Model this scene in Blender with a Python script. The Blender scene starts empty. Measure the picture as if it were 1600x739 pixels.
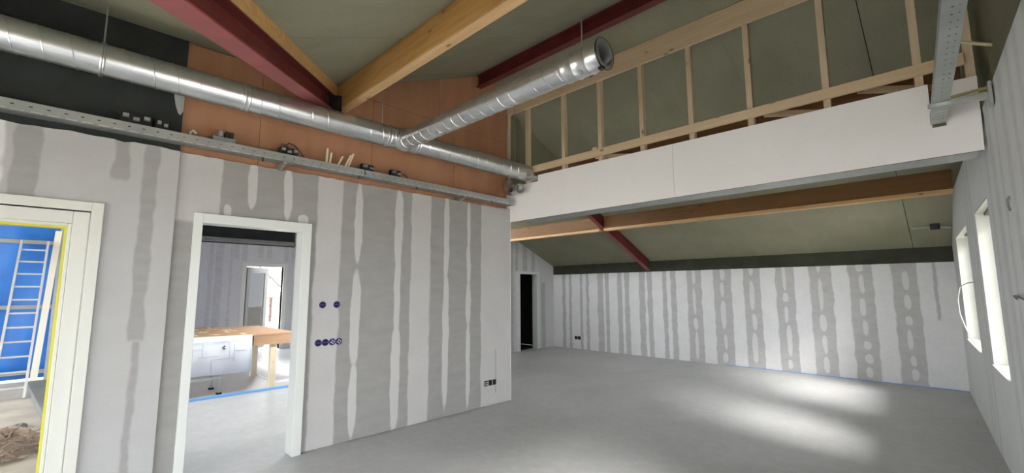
import bpy, math, random
from mathutils import Vector, Matrix
random.seed(7)
scene = bpy.context.scene
COL = scene.collection

# ------------------------------------------------------------------ camera
F_PX, YAW, PITCH, ROLL = 695.5, 0.77992, 0.11951, -0.00326
fw = Vector((-math.sin(YAW)*math.cos(PITCH), math.cos(YAW)*math.cos(PITCH), math.sin(PITCH)))
rt = Vector((math.cos(YAW), math.sin(YAW), 0)); upv = rt.cross(fw)
r2 = rt*math.cos(ROLL)+upv*math.sin(ROLL); u2 = upv*math.cos(ROLL)-rt*math.sin(ROLL)
cam_data = bpy.data.cameras.new('camera'); cam = bpy.data.objects.new('camera', cam_data)
cam_data.sensor_width = 36; cam_data.lens = F_PX/1600*36; cam_data.clip_start = 0.02
cam.matrix_world = Matrix(((r2.x, u2.x, -fw.x, 0), (r2.y, u2.y, -fw.y, 0), (r2.z, u2.z, -fw.z, 1.6), (0, 0, 0, 1)))
COL.objects.link(cam); scene.camera = cam

# ------------------------------------------------------------------ sky and exposure
world = bpy.data.worlds.new('overcast_sky'); scene.world = world
world.use_nodes = True
bg = world.node_tree.nodes['Background']
bg.inputs[0].default_value = (0.93, 0.97, 1.0, 1); bg.inputs[1].default_value = 3.4
vs = scene.view_settings
vs.view_transform = 'Standard'; vs.look = 'None'; vs.gamma = 1; vs.use_curve_mapping = False
vs.exposure = 1.72

sun_data = bpy.data.lights.new('hazy_sun', 'SUN'); sun_data.energy = 7.0; sun_data.angle = math.radians(33); sun_data.color = (1.0, .98, .94)
sun = bpy.data.objects.new('hazy_sun', sun_data); COL.objects.link(sun); sun.location = (12, -10, 12)
sun.rotation_euler = Vector((-1.25, .55, -1.22)).to_track_quat('-Z', 'Y').to_euler()

# ------------------------------------------------------------------ mesh builder
class MB:
    def __init__(s): s.v = []; s.f = []; s.smooth = False
    def add(s, vs_, fs):
        o = len(s.v); s.v += [Vector(v) for v in vs_]; s.f += [tuple(i+o for i in f) for f in fs]; return s
    def hexa(s, p):   # bottom ring 0-3, top ring 4-7
        return s.add(p, [(3,2,1,0), (4,5,6,7), (0,1,5,4), (1,2,6,5), (2,3,7,6), (3,0,4,7)])
    def box(s, x0, x1, y0, y1, z0, z1):
        return s.hexa([(x0,y0,z0),(x1,y0,z0),(x1,y1,z0),(x0,y1,z0),(x0,y0,z1),(x1,y0,z1),(x1,y1,z1),(x0,y1,z1)])
    def prism(s, pts, off):
        pts = [Vector(p) for p in pts]; n = len(pts); off = Vector(off)
        return s.add(pts+[p+off for p in pts], [tuple(range(n))[::-1], tuple(range(n, 2*n))]+[(i, (i+1) % n, (i+1) % n+n, i+n) for i in range(n)])
    def sweep(s, prof, P, Q, side, up=None):
        P, Q, side = Vector(P), Vector(Q), Vector(side).normalized()
        up = Vector(up) if up else (side.cross(Q-P)).normalized()
        if not up: up = Vector((0,0,1))
        if up.z < 0: up = -up
        return s.prism([P+side*a+up*b for a, b in prof], Q-P)
    def bar(s, P, Q, w, h, side=None):
        P, Q = Vector(P), Vector(Q); d = (Q-P).normalized()
        if side is None:
            side = d.cross(Vector((0,0,1)))
            if side.length < 1e-3: side = Vector((1,0,0))
        side = Vector(side).normalized(); up = side.cross(d).normalized()
        return s.prism([P+side*a+up*b for a, b in ((-w/2,-h/2),(w/2,-h/2),(w/2,h/2),(-w/2,h/2))], Q-P)
    def tube(s, pts, r, n=8, caps=True):
        pts = [Vector(p) for p in pts]; rings = []; a = None
        for i, p in enumerate(pts):
            t = (pts[min(i+1, len(pts)-1)]-pts[max(i-1, 0)]).normalized()
            if a is None:
                a = t.cross(Vector((0,0,1)))
                if a.length < 1e-3: a = Vector((1,0,0))
            a = (a-t*a.dot(t)).normalized(); b = t.cross(a)
            rr = r[i] if isinstance(r, (list, tuple)) else r
            rings.append([p+(a*math.cos(2*math.pi*k/n)+b*math.sin(2*math.pi*k/n))*rr for k in range(n)])
        fs = [(i*n+k, i*n+(k+1) % n, (i+1)*n+(k+1) % n, (i+1)*n+k) for i in range(len(pts)-1) for k in range(n)]
        if caps: fs += [tuple(range(n))[::-1], tuple(range((len(pts)-1)*n, len(pts)*n))]
        s.smooth = True
        return s.add([v for r_ in rings for v in r_], fs)
    def lathe(s, P, d, prof, n=28):   # prof: (t, r) along axis d from P, open surface
        P, d = Vector(P), Vector(d).normalized()
        a = d.cross(Vector((0,0,1)))
        if a.length < 1e-3: a = Vector((1,0,0))
        a.normalize(); b = d.cross(a)
        v = [P+d*t+(a*math.cos(2*math.pi*k/n)+b*math.sin(2*math.pi*k/n))*r for t, r in prof for k in range(n)]
        fs = [(i*n+k, i*n+(k+1) % n, (i+1)*n+(k+1) % n, (i+1)*n+k) for i in range(len(prof)-1) for k in range(n)]
        s.smooth = True
        return s.add(v, fs)

def new_object(name, mb, mat, parent=None, origin=None, bevel=0, solid=0):
    """one mesh object; verts are given in world space"""
    o_ = Vector(origin) if origin is not None else (Vector(parent['_o']) if parent else Vector((0,0,0)))
    me = bpy.data.meshes.new(name)
    me.from_pydata([v-o_ for v in mb.v], [], mb.f)
    if mb.smooth:
        me.polygons.foreach_set('use_smooth', [True]*len(me.polygons))
        try: me.set_sharp_from_angle(angle=math.radians(40))
        except Exception: pass
    me.materials.append(mat); me.update()
    ob = bpy.data.objects.new(name, me); COL.objects.link(ob)
    if parent: ob.parent = parent
    else: ob.location = o_
    ob['_o'] = tuple(o_)
    if bevel:
        m = ob.modifiers.new('bevel', 'BEVEL'); m.width = bevel; m.segments = 1; m.limit_method = 'ANGLE'; m.harden_normals = False
    if solid:
        m = ob.modifiers.new('thickness', 'SOLIDIFY'); m.thickness = solid; m.offset = 0
    return ob
def tag(o, label, cat, group=None, kind=None):
    o['label'] = label; o['category'] = cat
    if group: o['group'] = group
    if kind: o['kind'] = kind
    return o
def thing(name, label, cat, loc, group=None, kind=None):
    o = bpy.data.objects.new(name, None); COL.objects.link(o); o.location = loc; o['_o'] = tuple(loc)
    o.empty_display_size = 0.1
    return tag(o, label, cat, group, kind)
def struct(name, mb, mat, label, cat, **k): return tag(new_object(name, mb, mat, **k), label, cat, kind='structure')

# ------------------------------------------------------------------ materials
class NT:
    def __init__(s, name):
        s.m = bpy.data.materials.new(name); s.m.use_nodes = True; s.t = s.m.node_tree; s.b = s.t.nodes['Principled BSDF']
    def n(s, typ, **kw):
        nd = s.t.nodes.new(typ)
        for k, v in kw.items(): setattr(nd, k, v)
        return nd
    def link(s, a, b): s.t.links.new(a, b)
    def put(s, sock, v):
        if isinstance(v, (int, float)): sock.default_value = v
        elif isinstance(v, (tuple, list)): sock.default_value = tuple(v)+((1,) if len(v) == 3 and sock.type == 'RGBA' else ())
        else: s.link(v, sock)
    def math(s, op, a, b=0, c=0, clamp=False):
        nd = s.n('ShaderNodeMath', operation=op, use_clamp=clamp)
        for i, v in enumerate((a, b, c)): s.put(nd.inputs[i], v)
        return nd.outputs[0]
    def mix(s, f, a, b):
        nd = s.n('ShaderNodeMix', data_type='RGBA'); s.put(nd.inputs[0], f); s.put(nd.inputs[6], a); s.put(nd.inputs[7], b); return nd.outputs[2]
    def obj(s): return s.n('ShaderNodeTexCoord').outputs['Object']
    def mapping(s, vec, scale=(1,1,1), loc=(0,0,0), rot=(0,0,0)):
        nd = s.n('ShaderNodeMapping'); s.link(vec, nd.inputs[0]); nd.inputs[1].default_value = loc; nd.inputs[2].default_value = rot; nd.inputs[3].default_value = scale; return nd.outputs[0]
    def noise(s, vec, scale, detail=4, rough=.55, dist=0):
        nd = s.n('ShaderNodeTexNoise'); s.link(vec, nd.inputs['Vector']); nd.inputs['Scale'].default_value = scale
        nd.inputs['Detail'].default_value = detail; nd.inputs['Roughness'].default_value = rough; nd.inputs['Distortion'].default_value = dist
        return nd.outputs[0]
    def ramp(s, f, lo, hi): return s.math('MULTIPLY_ADD', f, 1/(hi-lo), -lo/(hi-lo), True)
    def bump(s, h, strength, dist=.01):
        nd = s.n('ShaderNodeBump'); nd.inputs['Strength'].default_value = strength; nd.inputs['Distance'].default_value = dist
        s.link(h, nd.inputs['Height']); s.link(nd.outputs[0], s.b.inputs['Normal'])
    def set(s, color=None, rough=None, metal=None, spec=None):
        if color is not None: s.put(s.b.inputs['Base Color'], color)
        if rough is not None: s.put(s.b.inputs['Roughness'], rough)
        if metal is not None: s.b.inputs['Metallic'].default_value = metal
        if spec is not None: s.b.inputs['Specular IOR Level'].default_value = spec
        return s.m

def mottled(name, c1, c2, scale=6, rough=.7, metal=0, bump=0, detail=5, stretch=(1,1,1), lo=.35, hi=.65, spec=.4):
    n = NT(name); v = n.mapping(n.obj(), stretch); f = n.noise(v, scale, detail)
    if bump: n.bump(n.noise(v, scale*4, 3), bump)
    return n.set(n.mix(n.ramp(f, lo, hi), c1, c2), rough, metal, spec)

def timber(name, light, dark, axis, knot=(.10,.05,.02), rough=.6):
    """sawn wood: grain stretched along the axis 0/1/2, annual-ring bands and a few knots"""
    n = NT(name); st = [9, 9, 9]; st[axis] = .7
    v = n.mapping(n.obj(), tuple(st)); g = n.noise(v, 2.2, 6, .65, .6)
    st2 = [1, 1, 1]; st2[axis] = .35
    big = n.noise(n.mapping(n.obj(), tuple(st2)), 2.5, 3)
    c = n.mix(n.ramp(g, .3, .7), light, dark)
    c = n.mix(n.math('MULTIPLY', n.ramp(big, .45, .7), .45), c, dark)
    st3 = [7, 7, 7]; st3[axis] = 3.0
    vo = n.n('ShaderNodeTexVoronoi'); n.link(n.mapping(n.obj(), tuple(st3)), vo.inputs['Vector']); vo.inputs['Scale'].default_value = 1.0
    k = n.math('SUBTRACT', 1, n.ramp(vo.outputs['Distance'], .05, .13), clamp=True)
    c = n.mix(n.math('MULTIPLY', k, .75), c, knot)
    n.bump(g, .15)
    return n.set(c, rough, 0, .3)

def plaster(name, axis, greys, whites, base=(.60,.59,.58), grey=(.345,.335,.325), white=(.66,.65,.64), wob=.05, edge=.018, rough=.75, ovals=()):
    """taped plasterboard: filler bands at real joint positions along the wall axis (0 = x, 1 = y)
       greys / whites: (from, to, width variation, z from, z to)"""
    n = NT(name); vec = n.obj(); sp = n.n('ShaderNodeSeparateXYZ'); n.link(vec, sp.inputs[0])
    u, z = sp.outputs[axis], sp.outputs[2]
    cmb = n.n('ShaderNodeCombineXYZ'); n.link(u, cmb.inputs[0]); n.link(z, cmb.inputs[1])
    p = cmb.outputs[0]
    w1 = n.math('SUBTRACT', n.noise(n.mapping(p, (3, 2.2, 1)), 1.6, 3), .5)
    uu = n.math('MULTIPLY_ADD', w1, wob, u)
    w2 = n.math('SUBTRACT', n.noise(n.mapping(p, (4.0, 4.2, 1), (3, 7, 0)), 1.0, 1, .3), .5)
    def masks(lst):
        acc = None
        for it in lst:
            a, b = it[0], it[1]; amp = it[2] if len(it) > 2 else 0
            d = n.math('ABSOLUTE', n.math('SUBTRACT', uu, (a+b)/2))
            w = n.math('MULTIPLY_ADD', w2, amp, (b-a)/2) if amp else (b-a)/2
            m = n.math('MULTIPLY_ADD', n.math('SUBTRACT', w, d), 1/edge, .5, True)
            if len(it) > 3:
                zz = n.math('MULTIPLY_ADD', w1, .12, z)
                if it[3] is not None: m = n.math('MULTIPLY', m, n.math('MULTIPLY_ADD', zz, 25, -25*it[3]+.5, True))
                if it[4] is not None: m = n.math('MULTIPLY', m, n.math('MULTIPLY_ADD', zz, -25, 25*it[4]+.5, True))
            acc = m if acc is None else n.math('MAXIMUM', acc, m)
        return acc
    blot = n.noise(p, 3.5, 5); fine = n.noise(p, 22, 3)
    c = n.mix(n.ramp(blot, .3, .7), base, tuple(x*.93 for x in base))
    if greys:
        gcol = n.mix(n.ramp(n.noise(n.mapping(p, (2, 5, 1)), 2.2, 5), .3, .72), grey, tuple(x*1.18 for x in grey))
        c = n.mix(n.math('MULTIPLY', masks(greys), .92), c, gcol)
    if ovals:      # (centre, half width, centre height, half height) of filler smears
        acc = None
        zz = n.math('MULTIPLY_ADD', w2, .06, z)
        for uc, ra_, zc_, rb_ in ovals:
            e1 = n.math('MULTIPLY_ADD', uu, 1/ra_, -uc/ra_); e2 = n.math('MULTIPLY_ADD', zz, 1/rb_, -zc_/rb_)
            q = n.math('ADD', n.math('MULTIPLY', e1, e1), n.math('MULTIPLY', n.math('MULTIPLY', e2, e2), n.math('ABSOLUTE', e2)))
            m = n.math('MULTIPLY_ADD', q, -2.2, 2.7, True)
            acc = m if acc is None else n.math('MAXIMUM', acc, m)
        c = n.mix(n.math('MULTIPLY', acc, .9), c, white)
    if whites: c = n.mix(n.math('MULTIPLY', masks(whites), .85), c, white)
    c = n.mix(n.math('MULTIPLY', n.ramp(fine, .4, .8), .10), c, (.30,.29,.28))
    n.bump(blot, .08, .004)
    return n.set(c, rough, 0, .25)

def plain(name, c, rough=.5, metal=0, spec=.4): return NT(name).set(c, rough, metal, spec)

# concrete floor
def concrete(name, a, b, rough):
    n = NT(name); v = n.obj()
    f1 = n.noise(n.mapping(v, (.5, .35, 1)), 1.4, 6, .6, .5); f2 = n.noise(v, 9, 6, .65); f3 = n.noise(v, 70, 3)
    c = n.mix(n.ramp(f1, .3, .7), a, b)
    c = n.mix(n.math('MULTIPLY', n.ramp(f2, .45, .75), .35), c, tuple(x*1.25 for x in a))
    vo = n.n('ShaderNodeTexVoronoi'); n.link(n.mapping(v, (1.1, .8, 1)), vo.inputs['Vector']); vo.inputs['Scale'].default_value = 1.6
    sp = n.math('SUBTRACT', 1, n.ramp(vo.outputs['Distance'], .015, .035), clamp=True)
    c = n.mix(n.math('MULTIPLY', sp, n.math('MULTIPLY', n.ramp(f2, .4, .6), .7)), c, (.07,.07,.07))
    c = n.mix(n.math('MULTIPLY', n.ramp(f3, .5, .8), .15), c, (.14,.14,.14))
    r = n.math('MULTIPLY_ADD', f1, .25, rough-.12)
    n.bump(f3, .12, .004)
    return n.set(c, r, 0, .4)
M_floor = concrete('concrete_screed', (.52,.52,.515), (.41,.412,.41), .45)
M_floor2 = concrete('polished_screed', (.52,.525,.54), (.44,.445,.455), .38)

# ceiling: grey-green cement bonded boards
def cement_board(name, a, b):
    n = NT(name); v = n.obj()
    f = n.noise(n.mapping(v, (1, 1, 1)), 1.5, 5); g = n.noise(v, 28, 4, .7); h = n.noise(n.mapping(v, (6, 1.2, 1)), 1.5, 4)
    c = n.mix(n.ramp(f, .3, .7), a, b)
    c = n.mix(n.math('MULTIPLY', n.ramp(g, .5, .75), .3), c, tuple(x*.65 for x in a))
    c = n.mix(n.math('MULTIPLY', n.ramp(h, .5, .8), .25), c, tuple(x*1.25 for x in a))
    n.bump(g, .2, .004)
    return n.set(c, .85, 0, .2)
M_ceil = cement_board('cement_board', (.285,.275,.195), (.235,.23,.16))
M_board_shaded = cement_board('cement_board_gable', (.20,.195,.13), (.16,.16,.105))  # same board as the ceiling, with shade painted in as a darker tone
M_black = mottled('black_membrane', (.016,.020,.019), (.026,.031,.029), 5, .7, bump=.1)
M_strip = mottled('dark_olive_membrane', (.030,.034,.022), (.046,.050,.034), 4, .8)
M_ply = mottled('orange_plywood', (.42,.215,.12), (.34,.165,.088), 2.0, .7, stretch=(1, 2.5, .8), bump=.08, lo=.3, hi=.72)
M_plaster_edge = plain('plasterboard_edge', (.62,.61,.59), .8)
M_white = mottled('white_primed_board', (.89,.865,.85), (.87,.845,.83), 2.5, .65, spec=.3)
M_frame = plain('white_painted_frame', (.60,.60,.55), .42)
M_casing = plain('white_lacquered_casing', (.60,.61,.585), .38)
def galvanised(name, a, b, r):
    n = NT(name); v = n.obj(); f = n.noise(v, 3, 3)
    return n.set(n.mix(n.ramp(f, .3, .7), a, b), n.math('MULTIPLY_ADD', f, .16, r-.08), .92, .5)
M_galv = galvanised('galvanised_duct_steel', (.72,.73,.74), (.58,.59,.60), .30)
M_tray = galvanised('galvanised_tray_steel', (.50,.52,.51), (.40,.42,.41), .48)
M_red = mottled('red_oxide_steel', (.150,.026,.026), (.105,.018,.018), 4, .45, bump=.05)
M_red_lit = mottled('red_oxide_steel_dusty', (.30,.075,.075), (.235,.055,.055), 5, .5, lo=.3, hi=.7)  # light on the flange undersides, painted as a paler red
M_bolt = plain('dark_steel', (.03,.028,.028), .5, .6)
M_glulam = timber('glulam_timber', (.60,.35,.12), (.47,.24,.07), 0, (.22,.10,.03))
M_glulam_shaded = timber('glulam_dark', (.20,.10,.036), (.145,.068,.023), 0, (.07,.03,.01))  # shade on the far purlin faces, painted into the timber colour
M_glulam_pale = timber('glulam_pale', (.62,.42,.22), (.52,.32,.15), 0)
M_beamv = timber('valley_timber', (.58,.36,.15), (.46,.26,.09), 0, (.2,.09,.03))
M_tabletimber = timber('table_timber', (.46,.30,.19), (.36,.21,.125), 1)
M_pine_x = timber('pine_batten', (.68,.53,.35), (.58,.42,.26), 0)
M_pine_z = timber('pine_stud', (.66,.53,.37), (.56,.43,.28), 2)
M_pineraw = timber('pale_softwood', (.70,.62,.46), (.62,.53,.37), 2)
M_browntimber = timber('brown_timber', (.26,.135,.06), (.18,.085,.035), 0)
M_plastic_k = plain('black_plastic', (.012,.012,.013), .45)
M_plastic_g = plain('grey_plastic', (.22,.23,.225), .5)
M_plastic_b = plain('violet_blue_plastic', (.030,.018,.16), .4)
M_void = plain('socket_recess', (.006,.006,.010), .8)
M_cable = plain('black_cable', (.010,.010,.010), .5)
M_cable_w = plain('white_cable', (.50,.51,.49), .5)
M_conduit = plain('cream_conduit', (.50,.47,.25), .5)
M_foam = plain('blue_foam_strip', (.20,.40,.72), .7)
M_tarp = mottled('blue_tarpaulin', (.004,.125,.46), (.003,.10,.39), 3, .45, bump=.3)
M_alu = plain('aluminium', (.62,.66,.70), .38, .7)
M_yellow = plain('yellow_tape', (.60,.55,.05), .55)
M_ground = mottled('sandy_ground', (.46,.43,.38), (.34,.315,.28), 2.2, .9, bump=.4)
M_slab = mottled('grey_slab', (.17,.18,.18), (.13,.14,.14), 5, .8)
M_chip = mottled('wood_mulch', (.42,.33,.265), (.29,.22,.17), 9, .9, bump=.5)
M_osb = NT('osb_board')
_v = M_osb.n('ShaderNodeTexVoronoi'); M_osb.link(M_osb.mapping(M_osb.obj(), (22, 9, 10)), _v.inputs['Vector']); _v.inputs['Scale'].default_value = 1
_w = M_osb.noise(M_osb.mapping(M_osb.obj(), (1.5, 6, 1)), 1.6, 5, .6)
M_osb = M_osb.set(M_osb.mix(M_osb.ramp(_w, .53, .60), M_osb.mix(_v.outputs['Color'], (.40,.23,.10), (.52,.33,.17)), (.72,.70,.66)), .6)
M_paper = NT('plan_drawing')
_c = M_paper.obj()
_n = M_paper.ramp(M_paper.noise(_c, 2.3, 2), .47, .53)
M_paper = M_paper.set(M_paper.mix(_n, (.72,.74,.80), (.69,.71,.77)), .6)
M_ink = plain('printed_ink', (.06,.06,.08), .7)
M_cream = mottled('cream_render', (.42,.385,.33), (.37,.335,.285), 2, .8)
M_pink = plain('pinkish_rail', (.030,.014,.012), .7)
M_glass = NT('window_glass')
_t = M_glass.n('ShaderNodeBsdfTransparent'); _g = M_glass.n('ShaderNodeBsdfGlossy'); _g.inputs['Roughness'].default_value = .02
_fr = M_glass.n('ShaderNodeFresnel'); _fr.inputs[0].default_value = 1.35
_mx = M_glass.n('ShaderNodeMixShader'); M_glass.link(_fr.outputs[0], _mx.inputs[0]); M_glass.link(_t.outputs[0], _mx.inputs[1]); M_glass.link(_g.outputs[0], _mx.inputs[2])
M_glass.link(_mx.outputs[0], M_glass.t.nodes['Material Output'].inputs['Surface']); M_glass = M_glass.m

# plasterboard walls: joint positions in metres along each wall
G = [(.60,.83,0,None,2.22), (.975,1.858,.03), (2.13,3.02,.03), (3.305,4.17,.03), (4.44,4.455,.0,.15,.75)]
OA = [(2.325,.045,2.36,.46),(2.325,.058,1.30,.52),(2.325,.045,.42,.40),(2.84,.055,2.35,.50),(2.84,.042,1.55,.50),(2.84,.060,.60,.62),(3.56,.045,2.30,.60),(3.56,.050,1.0,.90),
      (3.94,.030,2.50,.34),(3.94,.036,1.95,.30),(3.94,.046,1.42,.28),(3.94,.036,.62,.56),(1.235,.040,2.62,.24),(1.56,.040,2.58,.27),(1.04,.03,2.34,.06),(1.72,.05,2.33,.05)]
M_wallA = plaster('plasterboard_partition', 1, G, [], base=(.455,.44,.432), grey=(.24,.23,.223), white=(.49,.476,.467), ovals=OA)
M_wallL = plaster('plasterboard_outer', 1, [(.41,.51,.05,1.2,None), (.44,.49,.02,None,1.2), (-.32,-.18,.1,2.2,None), (-.62,-.5,.1,2.2,None), (.22,.32,.1,2.5,None)], [(-.45,-.35,.1,2.2,None)], base=(.425,.418,.414), grey=(.27,.263,.257))
pairs = [(-7.978,-7.865),(-7.737,-7.653),(-7.364,-7.283),(-7.163,-7.068),(-6.79,-6.609),(-6.55,-6.44),(-6.188,-6.048),(-5.979,-5.842),(-5.576,-5.413),(-5.349,-5.223),(-4.958,-4.856),(-4.755,-4.621)]
ladders = [(-4.365,-4.037),(-3.775,-3.40),(-3.158,-2.835),(-2.56,-2.233),(-1.984,-1.627),(-1.373,-1.025),(-.771,-.434)]
GB = [(a, b, .05) for a, b in pairs]+[(a, b, .05) for a, b in ladders]+[(-.251,-.206,.03,1.1,None)]
rnd0 = random.Random(12); WB = []
for a, b in ladders:
    z = rnd0.uniform(.0, .12)
    while z < 1.95:
        hgt = rnd0.choice((.08, .10, .13, .16, .30)); WB.append(((a+b)/2+rnd0.uniform(-.015,.015), rnd0.uniform(.032,.055), z+hgt, hgt)); z += 2*hgt+rnd0.uniform(.04,.11)
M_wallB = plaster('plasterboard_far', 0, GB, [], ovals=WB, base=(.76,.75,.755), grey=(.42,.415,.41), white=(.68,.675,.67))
GR = [(y-w/2, y+w/2, .05) for y, w in ((1.3,.1),(1.9,.2),(2.5,.16),(3.05,.14),(3.35,.10),(3.62,.1),(3.95,.14),(4.3,.09),(4.6,.16),(4.95,.1),(6.5,.16),(6.8,.12),(7.05,.1),(9.4,.14),(9.75,.12))]
M_wallR = plaster('plasterboard_gable', 1, GR, [], base=(.66,.67,.665), grey=(.50,.51,.51), edge=.07)
M_wallS = plaster('plasterboard_recess', 1, [(8.25,8.45,.05),(8.5,8.62,.05,2.1,None),(8.8,8.98,.05,2.1,None),(9.15,9.3,.05,2.1,None),(9.55,9.72,.05,None,1.8)], [], base=(.56,.56,.56), grey=(.36,.36,.36))
M_wall2 = plaster('plasterboard_side_room', 1, [(2.63,2.73,.05),(2.78,2.95,.04),(3.17,3.3,.02,2.45,None),(3.36,3.5,.04,2.4,None),(3.75,3.9,.04,2.5,None),(3.97,4.1,.03,2.5,None),(4.42,4.55,.04,2.4,None),(4.62,4.74,.03,2.4,None),(3.1,3.16,.06)], [], base=(.56,.55,.56), grey=(.43,.42,.42))

# ------------------------------------------------------------------ roof planes
def z_front(y): return 3.041+.42*y
def z_back(y): return 6.643-.43*y
def z_left(x): return 2.456-.294*x
def y_valley(x): return -1.393-.70*x
RIDGE = 4.238; YR = -3.1
XA = -4.74

# ------------------------------------------------------------------ floors and ground
struct('floor', MB().box(-5.0, .9, YR-.15, 10.3, -.12, 0).box(-8.45, -5.0, .56, 10.3, -.12, 0), M_floor, 'large grey concrete screed floor of the empty room', 'floor')
struct('floor', MB().box(-13.5, -8.451, .75, 4.75, -.12, 0), M_floor2, 'smooth pale grey concrete floor beyond the blue foam strip', 'floor')
struct('ground', MB().box(-60, 40, -45, 45, -.40, -.13), M_ground, 'sandy bare ground around the building', 'ground')
struct('ground', MB().box(-12.6, -5.01, -6, .70, -.128, 0), M_ground, 'dusty sandy yard ground outside the glazed door', 'ground')

# ------------------------------------------------------------------ partition wall with doorway
def wall_yz(mb, x0, x1, y0, y1, z0, z1, holes):
    """solid wall between x0 and x1 with rectangular holes (ya, yb, za, zb)"""
    y = y0
    for ya, yb, za, zb in sorted(holes):
        if ya > y: mb.box(x0, x1, y, ya, z0, z1)
        if za > z0: mb.box(x0, x1, ya, yb, z0, za)
        if zb < z1: mb.box(x0, x1, ya, yb, zb, z1)
        y = yb
    if y < y1: mb.box(x0, x1, y, y1, z0, z1)
    return mb
w = wall_yz(MB(), -4.86, XA, .648, 4.75, .014, 2.78, [(.84, 1.725, .014, 2.215)])
wall_yz(w, -4.85, -4.765, .66, 4.74, 0, .014, [(.84, 1.725, 0, .014)])
N = 60                                           # slightly ragged cut along the top of the boards
ys = [.648+(4.75-.648)*i/N for i in range(N+1)]; zs = [2.815+random.uniform(-.008, .008) for _ in ys]
w.prism([(XA, ys[0], 2.78)]+[(XA, y, z) for y, z in zip(ys, zs)]+[(XA, ys[-1], 2.78)], (-.10, 0, 0))
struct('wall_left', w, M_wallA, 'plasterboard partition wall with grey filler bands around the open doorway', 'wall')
w = wall_yz(MB(), -5.0, -4.715, YR, .647, 0, 2.78, [(-1.25, .13, 0, 2.215)])
ys = [YR+(.647-YR)*i/N for i in range(N+1)]; zs = [2.815+random.uniform(-.01, .01) for _ in ys]
w.prism([(-4.715, ys[0], 2.78)]+[(-4.715, y, z) for y, z in zip(ys, zs)]+[(-4.715, ys[-1], 2.78)], (-.10, 0, 0))
struct('wall_left_outer', w, M_wallL, 'pale plastered outer wall section beside the glazed yard door', 'wall')
# upper wall: backing, orange panels, black membrane
up = MB()
prof = [(.0, 2.83), (4.75, 2.83), (4.75, z_back(4.75)), (RIDGE, z_front(RIDGE)), (2.03, 3.89), (0, 3.89)]
up.prism([(-4.845, y, z) for y, z in prof], (-.1, 0, 0))
wu = struct('wall_left_upper', up, M_ply, 'orange plywood upper wall above the partition, behind the metal tray', 'wall')
def roofz(y): return min(max(z_front(y), 3.862), z_back(y))
def clip_panel(y0, y1, z0, z1):
    ks = [y0]+[k for k in (1.955, RIDGE) if y0 < k < y1]+[y1]
    top = [(y, min(z1, roofz(y)-.004)) for y in ks]
    return [(y0, z0), (y1, z0)]+top[::-1]
for y0, y1, z0, z1 in ((.652,1.277,2.80,3.875),(1.281,2.481,2.80,3.875),(2.485,3.70,2.80,3.875),(3.704,4.735,2.80,3.875),(2.05,3.437,3.879,5),(3.441,4.735,3.879,5)):
    new_object('plywood_panel', MB().prism([(-4.80, y, z) for y, z in clip_panel(y0, y1, z0, z1)], (-.018, 0, 0)), M_ply, wu)
mem = new_object('membrane', MB().box(-4.84, -4.775, YR, .650, 2.80, 3.862), M_black, wu); mem['label'] = 'black membrane beside the orange plywood'

struct('wall_attic', MB().prism([(-4.95, y, z) for y, z in ((4.875, 3.3), (7.2, 3.3), (7.2, z_back(7.2)-.003), (4.875, z_back(4.875)-.003))], (-.05, 0, 0)), M_board_shaded, 'dark olive board closing the attic beside the first stud bay', 'wall')  # added board that keeps the bay behind the studs dark

# header corner trim of the partition end
struct('trim_1', MB().box(-4.862, -4.734, 4.7505, 4.757, 0, 2.62), M_plaster_edge, 'pale corner bead at the free end of the partition', 'trim')

# ------------------------------------------------------------------ doorway casing (open doorway)
d2 = thing('door_2', 'white lacquered casing of the open doorway in the filler-banded partition', 'door frame', (-4.80, 1.28, 0), kind='structure')
new_object('casing', MB().box(-4.89, -4.705, 1.714, 1.800, 0, 2.290), M_casing, d2, bevel=.003)
new_object('casing', MB().box(-4.89, -4.705, .785, .852, 0, 2.290), M_casing, d2, bevel=.003)
new_object('head_casing', MB().box(-4.89, -4.705, .852, 1.714, 2.205, 2.290), M_casing, d2, bevel=.003)
# ------------------------------------------------------------------ glazed yard door
d1 = thing('door_1', 'white framed glazed yard door with yellow taped glass edge', 'door', (-4.80, -.55, 0), kind='structure')
def u_frame(name, yin, yout, zin, zout, x0, x1, mat, bev=.003, yl=-1.12):
    """portal of two jambs and a head, mirrored about the door centre"""
    wd = yout-yin
    new_object(name, MB().box(x0, x1, yin, yout, 0, zout), mat, d1, bevel=bev)
    new_object(name, MB().box(x0, x1, yl-wd-yin*0, yl, 0, zout), mat, d1, bevel=bev)
    new_object(name+'_head', MB().box(x0, x1, yl, yin, zin, zout), mat, d1, bevel=bev)
u_frame('casing', .128, .197, 2.215, 2.285, -4.80, -4.690, M_frame)
u_frame('sash', .030, .124, 2.115, 2.210, -4.86, -4.735, M_frame, .004)
u_frame('glazing_bead', .006, .030, 2.092, 2.115, -4.86, -4.752, M_frame, .004)
u_frame('yellow_tape', -.010, .006, 2.078, 2.092, -4.86, -4.765, M_yellow, .001)
new_object('sill', MB().box(-4.95, -4.72, -1.11, .005, 0, .045), M_frame, d1)
new_object('pane', MB().box(-4.835, -4.829, -1.12, -.010, .046, 2.078), M_glass, d1)

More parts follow.
